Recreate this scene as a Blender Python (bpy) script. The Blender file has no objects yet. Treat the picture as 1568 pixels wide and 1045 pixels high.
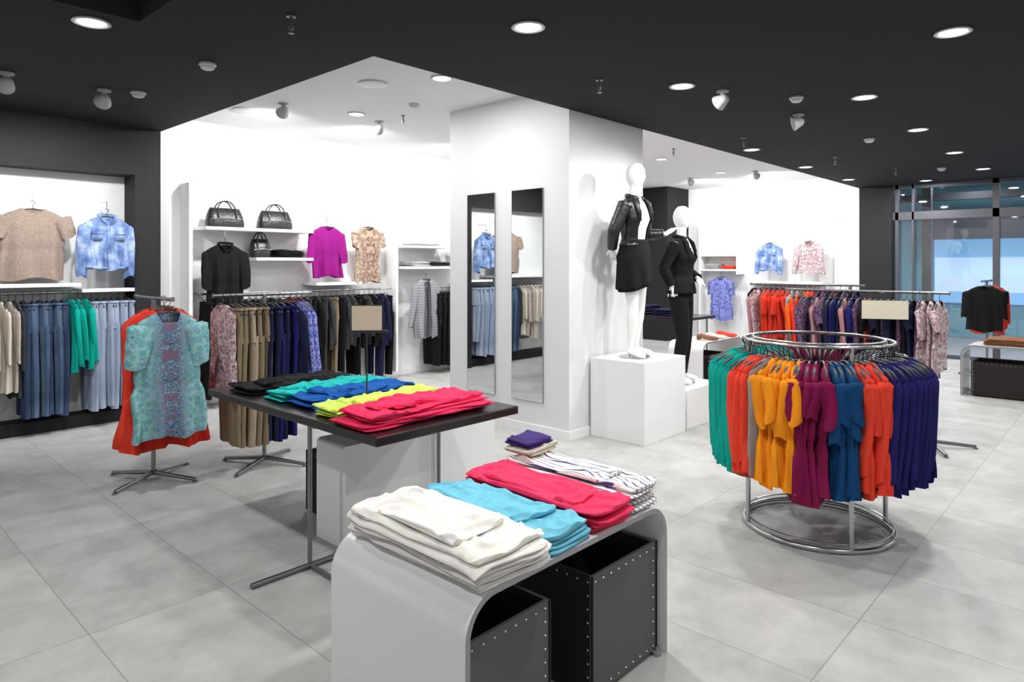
import bpy, math, random
from math import sin, cos, pi, radians
from mathutils import Vector, Matrix, noise, Euler

random.seed(7)
S = bpy.context.scene
COL = S.collection

# ------------------------------------------------------------------ materials
def nmat(name):
    m = bpy.data.materials.new(name); m.use_nodes = True
    nt = m.node_tree; b = nt.nodes["Principled BSDF"]
    return m, nt, b

def plain(name, col, rough=.5, metal=0, spec=.5, bump=0, bscale=200, coat=0):
    m, nt, b = nmat(name)
    b.inputs["Base Color"].default_value = (*col, 1)
    b.inputs["Roughness"].default_value = rough
    b.inputs["Metallic"].default_value = metal
    b.inputs["Specular IOR Level"].default_value = spec
    b.inputs["Coat Weight"].default_value = coat
    if bump:
        tc = nt.nodes.new("ShaderNodeTexCoord"); n = nt.nodes.new("ShaderNodeTexNoise")
        n.inputs["Scale"].default_value = bscale; n.inputs["Detail"].default_value = 2
        bp = nt.nodes.new("ShaderNodeBump"); bp.inputs["Strength"].default_value = bump
        bp.inputs["Distance"].default_value = .01
        nt.links.new(tc.outputs["Object"], n.inputs["Vector"])
        nt.links.new(n.outputs["Fac"], bp.inputs["Height"])
        nt.links.new(bp.outputs["Normal"], b.inputs["Normal"])
    return m

def emis(name, col, st):
    m, nt, b = nmat(name)
    b.inputs["Base Color"].default_value = (*col, 1)
    b.inputs["Emission Color"].default_value = (*col, 1)
    b.inputs["Emission Strength"].default_value = st
    return m

def ramp(nt, stops, interp='LINEAR'):
    r = nt.nodes.new("ShaderNodeValToRGB"); cr = r.color_ramp; cr.interpolation = interp
    while len(cr.elements) < len(stops): cr.elements.new(.5)
    for e, (p, c) in zip(cr.elements, stops):
        e.position = p; e.color = (*c, 1)
    return r

def fabric(name, col, var=.10, rough=.9):
    m, nt, b = nmat("fabric_" + name)
    tc = nt.nodes.new("ShaderNodeTexCoord"); mpg = nt.nodes.new("ShaderNodeMapping"); mpg.inputs["Scale"].default_value = (1, 1, .3)
    n = nt.nodes.new("ShaderNodeTexNoise"); n.inputs["Scale"].default_value = 26; n.inputs["Detail"].default_value = 3
    r = ramp(nt, [(.3, tuple(c * (1 - var) for c in col)), (.7, tuple(min(1, c * (1 + var)) for c in col))])
    nt.links.new(tc.outputs["Object"], mpg.inputs[0]); nt.links.new(mpg.outputs[0], n.inputs["Vector"])
    nt.links.new(n.outputs["Fac"], r.inputs["Fac"])
    nt.links.new(r.outputs["Color"], b.inputs["Base Color"])
    b.inputs["Roughness"].default_value = rough
    b.inputs["Specular IOR Level"].default_value = .2
    bp = nt.nodes.new("ShaderNodeBump"); bp.inputs["Strength"].default_value = .4; bp.inputs["Distance"].default_value = .008
    nt.links.new(n.outputs["Fac"], bp.inputs["Height"]); nt.links.new(bp.outputs["Normal"], b.inputs["Normal"])
    return m

def printed(name, cols, scale=14, mirror=True, center=None):
    """printed cloth: ink colours driven by voronoi + noise; optional different motif palette down the centre front"""
    m, nt, b = nmat("print_" + name)
    tc = nt.nodes.new("ShaderNodeTexCoord")
    src = tc.outputs["Object"]; ab = None
    if mirror:
        sp = nt.nodes.new("ShaderNodeSeparateXYZ"); ab = nt.nodes.new("ShaderNodeMath"); ab.operation = 'ABSOLUTE'
        cb = nt.nodes.new("ShaderNodeCombineXYZ")
        nt.links.new(src, sp.inputs[0]); nt.links.new(sp.outputs[0], ab.inputs[0])
        nt.links.new(ab.outputs[0], cb.inputs[0]); nt.links.new(sp.outputs[2], cb.inputs[2]); nt.links.new(sp.outputs[1], cb.inputs[1])
        src = cb.outputs[0]
    nz = nt.nodes.new("ShaderNodeTexNoise"); nz.inputs["Scale"].default_value = scale * .9
    nz.inputs["Detail"].default_value = 3; nz.inputs["Distortion"].default_value = 1.6
    nt.links.new(src, nz.inputs["Vector"])
    v = nt.nodes.new("ShaderNodeTexVoronoi"); v.inputs["Scale"].default_value = scale
    nt.links.new(src, v.inputs["Vector"])
    ad = nt.nodes.new("ShaderNodeMath"); ad.operation = 'MULTIPLY_ADD'
    nt.links.new(nz.outputs["Fac"], ad.inputs[0]); ad.inputs[1].default_value = 1.1
    nt.links.new(v.outputs["Distance"], ad.inputs[2])
    mp = nt.nodes.new("ShaderNodeMapRange"); mp.inputs[1].default_value = .5; mp.inputs[2].default_value = 1.25
    nt.links.new(ad.outputs[0], mp.inputs[0])
    def mk(cs):
        r = ramp(nt, [(i / len(cs), cs[i]) for i in range(len(cs))], 'CONSTANT'); nt.links.new(mp.outputs[0], r.inputs["Fac"]); return r.outputs[0]
    out = mk(cols)
    if center:
        o2 = mk(center); mr = nt.nodes.new("ShaderNodeMapRange"); mr.inputs[1].default_value = .05; mr.inputs[2].default_value = .16
        nt.links.new(ab.outputs[0], mr.inputs[0]); mx = nt.nodes.new("ShaderNodeMixRGB")
        nt.links.new(mr.outputs[0], mx.inputs[0]); nt.links.new(o2, mx.inputs[1]); nt.links.new(out, mx.inputs[2]); out = mx.outputs[0]
    nt.links.new(out, b.inputs["Base Color"]); b.inputs["Roughness"].default_value = .85
    b.inputs["Specular IOR Level"].default_value = .25
    return m

def denim(name, lo, mid, hi, scale=7, zs=.35):
    m, nt, b = nmat("denim_" + name)
    tc = nt.nodes.new("ShaderNodeTexCoord"); mpg = nt.nodes.new("ShaderNodeMapping"); mpg.inputs["Scale"].default_value = (1, 1, zs)
    n = nt.nodes.new("ShaderNodeTexNoise"); n.inputs["Scale"].default_value = scale; n.inputs["Detail"].default_value = 5
    r = ramp(nt, [(.3, lo), (.5, mid), (.7, hi)])
    nt.links.new(tc.outputs["Object"], mpg.inputs[0]); nt.links.new(mpg.outputs[0], n.inputs["Vector"]); nt.links.new(n.outputs["Fac"], r.inputs["Fac"])
    nt.links.new(r.outputs["Color"], b.inputs["Base Color"]); b.inputs["Roughness"].default_value = .9; b.inputs["Specular IOR Level"].default_value = .2
    return m

def striped(name, base, ink, scale=70, axis=0, duty=.25):
    m, nt, b = nmat("striped_" + name)
    tc = nt.nodes.new("ShaderNodeTexCoord"); sp = nt.nodes.new("ShaderNodeSeparateXYZ")
    nt.links.new(tc.outputs["Object"], sp.inputs[0])
    a = nt.nodes.new("ShaderNodeMath"); a.operation = 'MULTIPLY'; a.inputs[1].default_value = scale
    f = nt.nodes.new("ShaderNodeMath"); f.operation = 'FRACT'
    l = nt.nodes.new("ShaderNodeMath"); l.operation = 'LESS_THAN'; l.inputs[1].default_value = duty
    mx = nt.nodes.new("ShaderNodeMixRGB"); mx.inputs[1].default_value = (*base, 1); mx.inputs[2].default_value = (*ink, 1)
    nt.links.new(sp.outputs[axis], a.inputs[0]); nt.links.new(a.outputs[0], f.inputs[0]); nt.links.new(f.outputs[0], l.inputs[0])
    nt.links.new(l.outputs[0], mx.inputs[0]); nt.links.new(mx.outputs[0], b.inputs["Base Color"])
    b.inputs["Roughness"].default_value = .85
    return m

WHITE = plain("white_paint", (.84, .84, .84), .6)
WCEIL = plain("white_ceiling_paint", (.78, .78, .78), .8)
GREYW = plain("column_paint", (.73, .73, .74), .55)
BLACKC = plain("black_ceiling_paint", (.014, .014, .0155), .85, spec=.3)
BLACKW = plain("black_wall_paint", (.013, .0125, .015), .7, spec=.3)
LACQ = plain("white_lacquer", (.82, .82, .82), .25, coat=.3)
EDGE = plain("sheet_edge_grey", (.35, .35, .36), .35, metal=.6)
BLKTOP = plain("black_wood_top", (.013, .010, .011), .28, coat=.2)
CHROME = plain("chrome", (.50, .50, .51), .24, metal=1)
STEEL = plain("brushed_steel", (.26, .26, .27), .38, metal=1)
HANG = plain("hanger_grey", (.04, .04, .045), .4)
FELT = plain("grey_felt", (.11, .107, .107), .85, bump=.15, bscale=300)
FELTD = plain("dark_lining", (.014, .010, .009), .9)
STUD = plain("stud_nickel", (.8, .8, .8), .3, metal=.7)
MIRROR = plain("mirror_glass", (.80, .83, .83), .01, metal=1)
BLACKP = plain("black_plastic", (.02, .02, .02), .4)
SIGN = plain("sign_card", (.60, .55, .43), .5)
LEATHER = plain("black_leather", (.009, .008, .010), .35, bump=.35, bscale=40)
MANN = plain("mannequin_white", (.85, .85, .84), .35)
LIGHTE = emis("lamp_lens", (1, 1, .98), 12)
FRAMEG = plain("frame_grey", (.06, .06, .075), .5)
TRIM = plain("lamp_trim", (.6, .6, .6), .4)
SPOTB = plain("spot_body", (.42, .42, .43), .4)

# ------------------------------------------------------------------ builder
class MB:
    def __init__(s): s.v = []; s.f = []; s.m = []; s.M = None
    def _add(s, vs, fs, mi=0):
        o = len(s.v)
        if s.M is not None: vs = [s.M @ Vector(p) for p in vs]
        s.v += [tuple(p) for p in vs]
        for f in fs: s.f.append([i + o for i in f]); s.m.append(mi)
    def box(s, x0, x1, y0, y1, z0, z1, mi=0):
        vs = [(x0, y0, z0), (x1, y0, z0), (x1, y1, z0), (x0, y1, z0), (x0, y0, z1), (x1, y0, z1), (x1, y1, z1), (x0, y1, z1)]
        s._add(vs, [(0, 3, 2, 1), (4, 5, 6, 7), (0, 1, 5, 4), (1, 2, 6, 5), (2, 3, 7, 6), (3, 0, 4, 7)], mi)
    def loft(s, rings, mi=0, cap=True, closed=False, skip=None):
        n = len(rings[0]); vs = [p for r in rings for p in r]; fs = []
        R = len(rings)
        for i in range(R if closed else R - 1):
            i2 = (i + 1) % R
            for j in range(n):
                if skip and skip(i, j): continue
                j2 = (j + 1) % n
                fs.append((i * n + j, i * n + j2, i2 * n + j2, i2 * n + j))
        if cap and not closed:
            fs.append(tuple(reversed(range(n)))); fs.append(tuple((R - 1) * n + j for j in range(n)))
        s._add(vs, fs, mi)
    def sweep(s, pts, rad, n=8, mi=0, closed=False, cap=True, flat=1.0):
        pts = [Vector(p) for p in pts]; L = len(pts)
        if not hasattr(rad, '__len__'): rad = [rad] * L
        rings = []; up = None
        for i, p in enumerate(pts):
            if closed: t = pts[(i + 1) % L] - pts[i - 1]
            else: t = pts[min(i + 1, L - 1)] - pts[max(i - 1, 0)]
            if t.length < 1e-9: t = Vector((0, 0, 1))
            t.normalize()
            if up is None:
                up = Vector((0, 0, 1)) if abs(t.z) < .9 else Vector((0, 1, 0))
            a = t.cross(up)
            if a.length < 1e-4: a = t.cross(Vector((1, 0, 0)))
            a.normalize(); b = a.cross(t).normalized(); up = b
            rings.append([p + a * cos(2 * pi * j / n) * rad[i] + b * sin(2 * pi * j / n) * rad[i] * flat for j in range(n)])
        s.loft(rings, mi, cap, closed)
    def lathe(s, prof, c, n=24, mi=0):
        rings = [[(c[0] + r * cos(2 * pi * j / n), c[1] + r * sin(2 * pi * j / n), c[2] + z) for j in range(n)] for r, z in prof]
        s.loft(rings, mi, True)
    def mesh(s, name, mats, smooth=True):
        me = bpy.data.meshes.new(name); me.from_pydata(s.v, [], s.f)
        for m in mats: me.materials.append(m)
        me.polygons.foreach_set("material_index", s.m)
        me.polygons.foreach_set("use_smooth", [smooth] * len(s.f))
        me.update(); return me
    def obj(s, name, mats, smooth=True, bevel=0, auto=True):
        me = s.mesh(name, mats, smooth); o = bpy.data.objects.new(name, me); COL.objects.link(o)
        if bevel:
            b = o.modifiers.new("bevel", 'BEVEL'); b.width = bevel; b.segments = 2; b.limit_method = 'ANGLE'
        if smooth and auto:
            try: me.set_sharp_from_angle(angle=radians(40))
            except Exception: pass
        return o

def group(name, loc, kids):
    e = bpy.data.objects.new(name, None); COL.objects.link(e); e.location = loc; e.empty_display_size = .1
    for k in kids:
        k.parent = e; k.matrix_parent_inverse = Matrix.Translation(-Vector(loc))
    return e

def box(name, x0, x1, y0, y1, z0, z1, mat, bevel=0):
    b = MB(); b.box(x0, x1, y0, y1, z0, z1); return b.obj(name, [mat], False, bevel)

def lerpkeys(keys, z):
    for a, b in zip(keys, keys[1:]):
        if a[0] <= z <= b[0] or a[0] >= z >= b[0]:
            t = (z - a[0]) / (b[0] - a[0] + 1e-9); t = t * t * (3 - 2 * t) * .5 + t * .5
            return [a[i] + (b[i] - a[i]) * t for i in range(1, len(a))]
    return list(keys[-1][1:])
def spow(c, p): return math.copysign(abs(c) ** p, c)
def ring2(n): return [2 * pi * i / n for i in range(n)]

# ------------------------------------------------------------------ garments
def top_geo(mb, W=.2, L=.62, sleeve=.5, spread=8, flare=0, T=.045, seed=0, fan=0, waist=.9, scoop=.05, srad=.062, opening=False, collar=False, drape=.012, denimy=False, belt=False, mi=0):
    rnd = random.Random(seed); ph = rnd.random() * 6; ph2 = rnd.random() * 6; kk = rnd.uniform(6, 9); n = 60
    thin = T < .035; ex, ey = (.95, 1.0) if thin else (.8, .75)
    zt = -.058; zh = zt - L
    zw = zt - .58 * L
    keys = [(zh, W * .95 + flare, T * 1.25), (zw - .07, W * (waist + .06) + flare * .35, T * 1.05), (zw, W * waist, T * (.55 if belt else .95)), (zw + .06, W * (waist + .05), T * 1.1), (zt - .20, W * .93, T * 1.1),
            (zt - .13, W * .97, T), (zt - .075, W * .98, T * .8), (zt - .042, W * .76, T * .75), (zt - .016, W * .52, T * .75), (zt, W * .38, T * .8)]
    keys.sort(); rows = []
    zs = [zh + (zt - .13 - zh) * i / 22 for i in range(23)] + [zt - .1, zt - .085, zt - .072, zt - .055, zt - .042, zt - .028, zt - .016, zt - .007, zt]
    for z in zs:
        hw, hd = lerpkeys(keys, z); dn = max(0, (zt - .13 - z) / L); ring = []
        for j in range(n):
            th = 2 * pi * j / n; c, s_ = cos(th), sin(th)
            x = hw * spow(c, ex); y = hd * spow(s_, ey)
            A = drape * (.25 + 1.5 * dn)
            w1 = sin(x / W * kk + ph + z * .9); w2 = sin(x / W * kk * 2.2 + ph2 - z * 1.6)
            w = (abs(w1) ** .8 * math.copysign(1, w1) + .45 * w2) * A + noise.noise(Vector((x * 11, seed * 1.7, z * 2.5))) * A * 1.2
            y += w * (1 if s_ < 0 else .75) * (.55 if thin and abs(c) > .9 else 1)
            if thin: y += .010 * sin(ph2 + z * 4) * dn
            x += noise.noise(Vector((z * 3.0, seed * 3.1, c))) * .02 * (.3 + dn * 2)
            y *= max(.2, 1 + fan * x / W)
            zz = z
            if z > zt - .07:
                fr = max(0, -s_) * (1 - min(1, abs(x) / (W * .5))) ** .5 if abs(x) < W * .5 else 0
                zz -= scoop * fr * (1 - (zt - z) / .07)
            if z == zh: zz += sin(x / W * 4 + ph) * .018
            ring.append((x, y, zz))
        rows.append(ring)
    sk = None
    if opening: sk = lambda i, j: abs((j + .5) - n * .75) < 2.2
    mb.loft(rows, mi, cap=False, skip=sk)
    if sleeve > 0:
        for sd in (-1, 1):
            a = radians(spread + rnd.uniform(-3, 3)); m = 16; ns = 18; R = []
            for i in range(m):
                t = i / (m - 1); l = sleeve * t
                bend = 0.25 * (t ** 2) * sleeve * (1 if spread > 12 else .2)
                x = sd * (W * .86 + sin(a) * l - bend * .5); z = zt - .085 - cos(a) * l
                y = sin(t * 3 + ph) * .01 - .012 * t + (.012 * sd * t if thin else 0)
                r = srad * (1.05 - .3 * t) * (.6 if i == 0 else 1)
                fl = .9 if T > .05 else .5
                ring = []
                for j in range(ns):
                    q = 2 * pi * j / ns
                    rr_ = r * (1 + .14 * sin(q * 3 + ph + t * 1.5) + .08 * noise.noise(Vector((q, t * 5, seed))))
                    px = x + rr_ * cos(q) * cos(a); pz = z + rr_ * cos(q) * sin(a) * sd; py = y + rr_ * sin(q) * fl
                    py *= max(.2, 1 + fan * px / W)
                    if i == m - 1: pz += .012 * sin(q * 2 + ph)
                    ring.append((px, py, pz))
                R.append(ring)
            mb.loft(R, mi, cap=False)
    if collar:
        for sd in (-1, 1):
            pts = [(sd * .012, -T * .9 - .012, zt - .085), (sd * .05, -T * .8 - .01, zt - .035), (sd * W * .38, -.005, zt + .008), (sd * .04, T * .8, zt + .02), (0, T * .85, zt + .02)]
            mb.sweep(pts, [.008, .02, .018, .018, .018], 8, mi, flat=.5)
    if denimy:
        f = -T * 1.12 - .004
        for x in (-.012, .014): mb.sweep([(x, f - .004, zh + .02), (x, f - .004, zt - .24), (x, -T * 1.0 - .004, zt - .1)], .004, 6, mi)
        for sd in (-1, 1):
            mb.box(sd * .1 - .045, sd * .1 + .045, -T * 1.25, -T * .9, zt - .235, zt - .165, mi); mb.box(sd * .1 - .047, sd * .1 + .047, -T * 1.31, -T * .9, zt - .18, zt - .155, mi)
            mb.sweep([(sd * .06, f, zt - .24), (sd * .045, f, zh + .04)], .004, 6, mi); mb.sweep([(sd * .14, f + .006, zt - .24), (sd * .10, f, zh + .04)], .004, 6, mi)
        mb.sweep([(W * .93 * cos(a), T * 1.15 * sin(a), zh + .012) for a in ring2(24)], .013, 8, mi, closed=True)

def pants_geo(mb, L=1.0, W=.19, seed=0, T=.03, mi=0):
    rnd = random.Random(seed); ph = rnd.random() * 6; n = 28; zt = -.08
    zs = [zt - .02 * i for i in range(3)] + [zt - .04 - .23 * i / 5 for i in range(1, 6)]
    rows = []
    for z in zs:
        d = (zt - z) / .27; rows.append([(W * (.9 + .12 * d) * spow(cos(q), .8), T * (1 + .2 * d) * spow(sin(q), .9) + .004 * sin(cos(q) * 9 + ph), z) for q in ring2(n)])
    mb.loft(rows, mi, cap=False)
    for sd in (-1, 1):
        rows = []
        for i in range(16):
            t = i / 15; z = zt - .22 - (L - .22) * t; hw = W * (.53 - .13 * t); cx = sd * W * (.5 - .02 * t)
            rows.append([(cx + hw * spow(cos(q), .85), T * (1.0 - .15 * t) * spow(sin(q), .9) + .010 * sin(t * 2.5 + ph + sd) + .006 * sin(cos(q) * 7 + ph) + .003 * noise.noise(Vector((cos(q) * 3, t * 10, seed))), z + (.02 * sin(ph + sd) if i == 15 else 0)) for q in ring2(n)])
        mb.loft(rows, mi, cap=False)
    mb.sweep([(W * .92 * cos(a), T * 1.05 * sin(a), zt - .015) for a in ring2(20)], .011, 6, mi, closed=True)

KINDS = {
    'tee': dict(L=.6, sleeve=.2, srad=.075, spread=16, T=.03), 'long': dict(L=.66, sleeve=.52, T=.028, spread=4, srad=.05),
    'longc': dict(L=.86, sleeve=.52, T=.03, spread=4, srad=.05),
    'vest': dict(L=.66, sleeve=0, T=.03), 'dress': dict(L=.8, sleeve=.18, flare=.03, T=.032, waist=.78, drape=.018),
    'fanlong': dict(L=.66, sleeve=.54, spread=2, T=.020, fan=.7, srad=.042, drape=.010), 'fandress': dict(L=.74, sleeve=.2, spread=5, T=.024, fan=.8, drape=.013, waist=.84, srad=.048, belt=True),
    'fantop': dict(L=.72, sleeve=.26, spread=3, T=.024, fan=.8, drape=.014, waist=.9, srad=.05, belt=True),
    'jacket': dict(W=.205, L=.52, sleeve=.52, spread=13, T=.055, srad=.060, collar=True, waist=.9, scoop=.03, denimy=True),
    'shirt': dict(W=.22, L=.58, sleeve=.52, spread=12, T=.055, srad=.056, collar=True),
    'tunic': dict(W=.205, L=.88, sleeve=.30, spread=12, T=.055, flare=.055, srad=.085, waist=1.04, scoop=.13, drape=.018),
    'coat': dict(W=.21, L=1.0, sleeve=.62, spread=5, T=.05, flare=.11, srad=.062, drape=.024),
    'knit': dict(W=.25, L=.66, sleeve=.2, spread=30, T=.06, srad=.085, waist=.98, scoop=.03),
    'blouse': dict(W=.21, L=.64, sleeve=.38, spread=11, T=.05, srad=.07, flare=.03, drape=.018),
    'lblouse': dict(W=.215, L=.74, sleeve=.42, spread=13, T=.05, srad=.07, flare=.0, drape=.018, collar=True, waist=.85),
    'ltee': dict(W=.20, L=.74, sleeve=.2, spread=20, T=.05, srad=.075, flare=.03, drape=.016),
    'cardi': dict(W=.2, L=.85, sleeve=.6, spread=9, T=.05, srad=.05, opening=True, flare=.02),
}
CACHE = {}
VARY = ('fanlong', 'fandress', 'fantop', 'tee', 'long', 'dress', 'vest', 'longc')
def garment_mesh(kind, var):
    k = (kind, var)
    if k not in CACHE:
        mb = MB()
        if kind == 'pants': pants_geo(mb, L=1.06, seed=var)
        elif kind == 'jeans': pants_geo(mb, L=1.06, seed=var + 5, T=.04)
        elif kind == 'shorts': pants_geo(mb, L=.85, seed=var + 9)
        else:
            d = dict(KINDS[kind])
            if kind in VARY:
                d['L'] *= (1.0, .95, 1.03, .97, 1.05)[var]; d['sleeve'] *= (1, 1.25, .75, 1.1, .9)[var] if d['sleeve'] < .4 else (1, .96, 1.04, .9, 1.0)[var]
                d['flare'] = d.get('flare', 0) + (0, .015, -.01, .02, .005)[var]
            top_geo(mb, seed=var * 7 + len(kind), **d)
        CACHE[k] = mb.mesh("garment_" + kind, [WHITE])
    return CACHE[k]
def hanger_mesh():
    if 'h' not in CACHE:
        mb = MB()
        mb.sweep([(.0, -.0, -.068), (0, 0, -.02), (.014, 0, -.006), (.018, 0, .008), (.01, 0, .02), (-.004, 0, .022), (-.014, 0, .012)], .0028, 6)
        for sd in (-1, 1):
            mb.sweep([(0, 0, -.058), (sd * .07, 0, -.068), (sd * .14, 0, -.096), (sd * .185, 0, -.135)], [.006, .007, .008, .006], 8, flat=1)
        mb.sweep([(-.17, 0, -.128), (.17, 0, -.128)], .003, 6)
        CACHE['h'] = mb.mesh("hanger", [HANG])
    return CACHE['h']
def put(me, name, loc, rot, mat=None):
    o = bpy.data.objects.new(name, me); COL.objects.link(o); o.location = loc; o.rotation_euler = (0, 0, radians(rot))
    if mat:
        o.material_slots[0].link = 'OBJECT'; o.material_slots[0].material = mat
    return o
def garment(kind, mat, loc, rot, var=None, hanger=True):
    var = random.randint(0, 4) if var is None else var
    r = [put(garment_mesh(kind, var), kind + "_garment", loc, rot, mat)]
    if hanger: r.append(put(hanger_mesh(), "hanger", loc, rot))
    return r

F = {k: fabric(k, c) for k, c in dict(
    cream=(.58, .53, .44), coral=(.74, .055, .028), red=(.64, .04, .022), teal=(.0, .31, .25), turq=(.01, .43, .40),
    grey=(.28, .25, .23), yellow=(.82, .27, .010), maroon=(.19, .006, .055), petrol=(.004, .050, .15), navy=(.013, .013, .11), navyd=(.010, .012, .040),
    black=(.006, .006, .007), dgrey=(.035, .035, .04), khaki=(.21, .165, .105), beige=(.36, .28, .21), purple=(.22, .006, .16), blush=(.42, .20, .21),
    orange=(.85, .12, .01), pink=(.80, .04, .12), hotpink=(.76, .03, .11), sky=(.16, .50, .64), blue=(.005, .085, .34), lime=(.56, .74, .12), indigo=(.05, .025, .15),
    burg=(.12, .01, .02), brown=(.22, .1, .05), lgrey=(.38, .37, .38)).items()}
F['white'] = fabric('white', (.78, .755, .71), .03)
P_paisley = printed("paisley", [(.05, .28, .32), (.20, .44, .46), (.07, .19, .28), (.32, .43, .44), (.07, .32, .35), (.16, .40, .42), (.26, .45, .46)], 26,
                    center=[(.04, .10, .20), (.07, .07, .16), (.10, .24, .31), (.03, .05, .14), (.23, .33, .37), (.06, .13, .22), (.16, .10, .16)])
P_floral = printed("floral", [(.36, .24, .26), (.10, .04, .06), (.5, .42, .42), (.30, .12, .16), (.55, .48, .48)], 34, mirror=False)
P_blue = printed("blueprint", [(.05, .08, .35), (.20, .24, .52), (.12, .16, .5), (.34, .36, .58), (.08, .1, .4)], 30, mirror=False)
P_rug = printed("ethnic", [(.34, .27, .20), (.20, .06, .045), (.40, .34, .27), (.13, .08, .05), (.33, .25, .18), (.40, .32, .25)], 26,
                center=[(.24, .05, .04), (.14, .04, .03), (.36, .28, .22), (.10, .07, .05), (.26, .09, .07), (.36, .30, .23)])
P_grey = striped("greyknit", (.26, .25, .28), (.15, .15, .17), 26, 2)
P_dots = printed("dots", [(.03, .02, .06), (.03, .02, .06), (.3, .15, .24), (.03, .02, .06)], 70, mirror=False)
P_lace = printed("lace", [(.46, .41, .37), (.28, .24, .22), (.52, .48, .43), (.38, .31, .28)], 60, mirror=False)
P_knit = printed("knit", [(.24, .17, .135), (.31, .235, .19), (.19, .135, .11), (.35, .275, .23)], 150, mirror=False)
D_light = denim("light", (.18, .23, .33), (.27, .32, .43), (.37, .42, .51)); D_mid = denim("mid", (.035, .06, .11), (.07, .115, .19), (.13, .18, .27)); D_dark = denim("dark", (.015, .025, .055), (.03, .05, .10), (.06, .09, .15))
D_jack = denim("jacket", (.08, .14, .33), (.19, .28, .50), (.46, .55, .70), 12, .8)
P_stripe = striped("breton", (.78, .75, .70), (.07, .06, .22), 34, 0, .2)

# ------------------------------------------------------------------ room shell
def floor_mat():
    m, nt, b = nmat("floor_tiles")
    g = nt.nodes.new("ShaderNodeNewGeometry"); sp = nt.nodes.new("ShaderNodeSeparateXYZ"); nt.links.new(g.outputs["Position"], sp.inputs[0])
    def M(op, a, bv=None, c=None):
        n = nt.nodes.new("ShaderNodeMath"); n.operation = op
        for i, q in enumerate((a, bv, c)):
            if q is None: continue
            if isinstance(q, (int, float)): n.inputs[i].default_value = q
            else: nt.links.new(q, n.inputs[i])
        return n.outputs[0]
    ux = M('DIVIDE', M('ADD', sp.outputs[0], 60 - .89), .6); uy = M('DIVIDE', M('ADD', sp.outputs[1], 60 - 3.32), 1.2)
    jx = M('LESS_THAN', M('FRACT', ux), .008); jy = M('LESS_THAN', M('FRACT', uy), .004); j = M('MAXIMUM', jx, jy)
    cb = nt.nodes.new("ShaderNodeCombineXYZ"); nt.links.new(M('FLOOR', ux), cb.inputs[0]); nt.links.new(M('FLOOR', uy), cb.inputs[1])
    wn = nt.nodes.new("ShaderNodeTexWhiteNoise"); nt.links.new(cb.outputs[0], wn.inputs["Vector"])
    va = nt.nodes.new("ShaderNodeVectorMath"); va.operation = 'MULTIPLY_ADD'; va.inputs[1].default_value = (7, 7, 7)
    nt.links.new(cb.outputs[0], va.inputs[0]); nt.links.new(g.outputs["Position"], va.inputs[2])
    nz = nt.nodes.new("ShaderNodeTexNoise"); nz.inputs["Scale"].default_value = 3.4; nz.inputs["Detail"].default_value = 7; nz.inputs["Roughness"].default_value = .66
    nt.links.new(va.outputs[0], nz.inputs["Vector"])
    s = M('ADD', M('MULTIPLY', wn.outputs["Value"], .12), M('MULTIPLY', nz.outputs["Fac"], .9))
    r = ramp(nt, [(.3, (.32, .32, .313)), (.5, (.42, .42, .412)), (.75, (.52, .52, .51))]); nt.links.new(s, r.inputs["Fac"])
    mx = nt.nodes.new("ShaderNodeMixRGB"); nt.links.new(j, mx.inputs[0]); nt.links.new(r.outputs[0], mx.inputs[1]); mx.inputs[2].default_value = (.27, .27, .27, 1)
    nt.links.new(mx.outputs[0], b.inputs["Base Color"])
    b.inputs["Roughness"].default_value = .5; b.inputs["Specular IOR Level"].default_value = .35
    return m
FLOOR = floor_mat()
box("floor", -4, 13.4, -5, 8, -.1, 0, FLOOR)
b = MB()
b.box(1.39, 2.69, -5, 7.95, 3.0, 3.3); b.box(-4, 1.39, 4.22, 7.95, 3.0, 3.3)
b.box(-4, 1.39, -5, 4.22, 3.30, 3.4); b.box(2.69, 13.45, -5, 3.77, 3.0, 3.3)
b.box(2.69, 14, 3.77, 8, 3.23, 3.33, 1)
b.obj("ceiling", [BLACKC, WCEIL], False)
box("wall_back", 2.69, 13.5, 7.85, 8, 0, 3.23, WHITE)
b = MB(); b.box(2.44, 2.69, 7.55, 8, 0, 3.0); b.box(-4, 2.44, 7.55, 8, 2.52, 3.0); b.box(-4, 2.44, 7.86, 8, 0, 2.52, 1); b.box(-4, 2.44, 7.62, 7.86, 0, .12)
b.obj("wall_left", [BLACKW, WHITE], False)
box("wall_right", 13.4, 13.55, 3.75, 7.2, 0, 3.23, WHITE)
box("wall_dark_partition", 12.5, 13.5, 7.2, 7.85, 0, 3.23, BLACKW)
box("wall_storefront_pier", 13.35, 13.75, 3.22, 3.75, 0, 3.0, BLACKW)
box("column", 4.84, 6.08, 3.79, 5.40, 0, 3.23, GREYW)
b = MB(); b.box(4.825, 4.84, 3.775, 5.415, 0, .08); b.box(4.84, 6.095, 3.775, 3.79, 0, .08); b.obj("baseboard_column", [WHITE], False)
b = MB(); b.box(2.69, 12.5, 7.83, 7.85, 0, .08); b.obj("baseboard_back", [WHITE], False)

def mirror(y0, y1):
    b = MB(); b.box(4.825, 4.838, y0, y1, .295, 2.32, 0); b.box(4.8245, 4.825, y0 + .004, y1 - .004, .299, 2.316, 1)
    b.obj("wall_mirror", [EDGE, MIRROR], False)
mirror(4.72, 5.12); mirror(4.09, 4.49)

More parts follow.
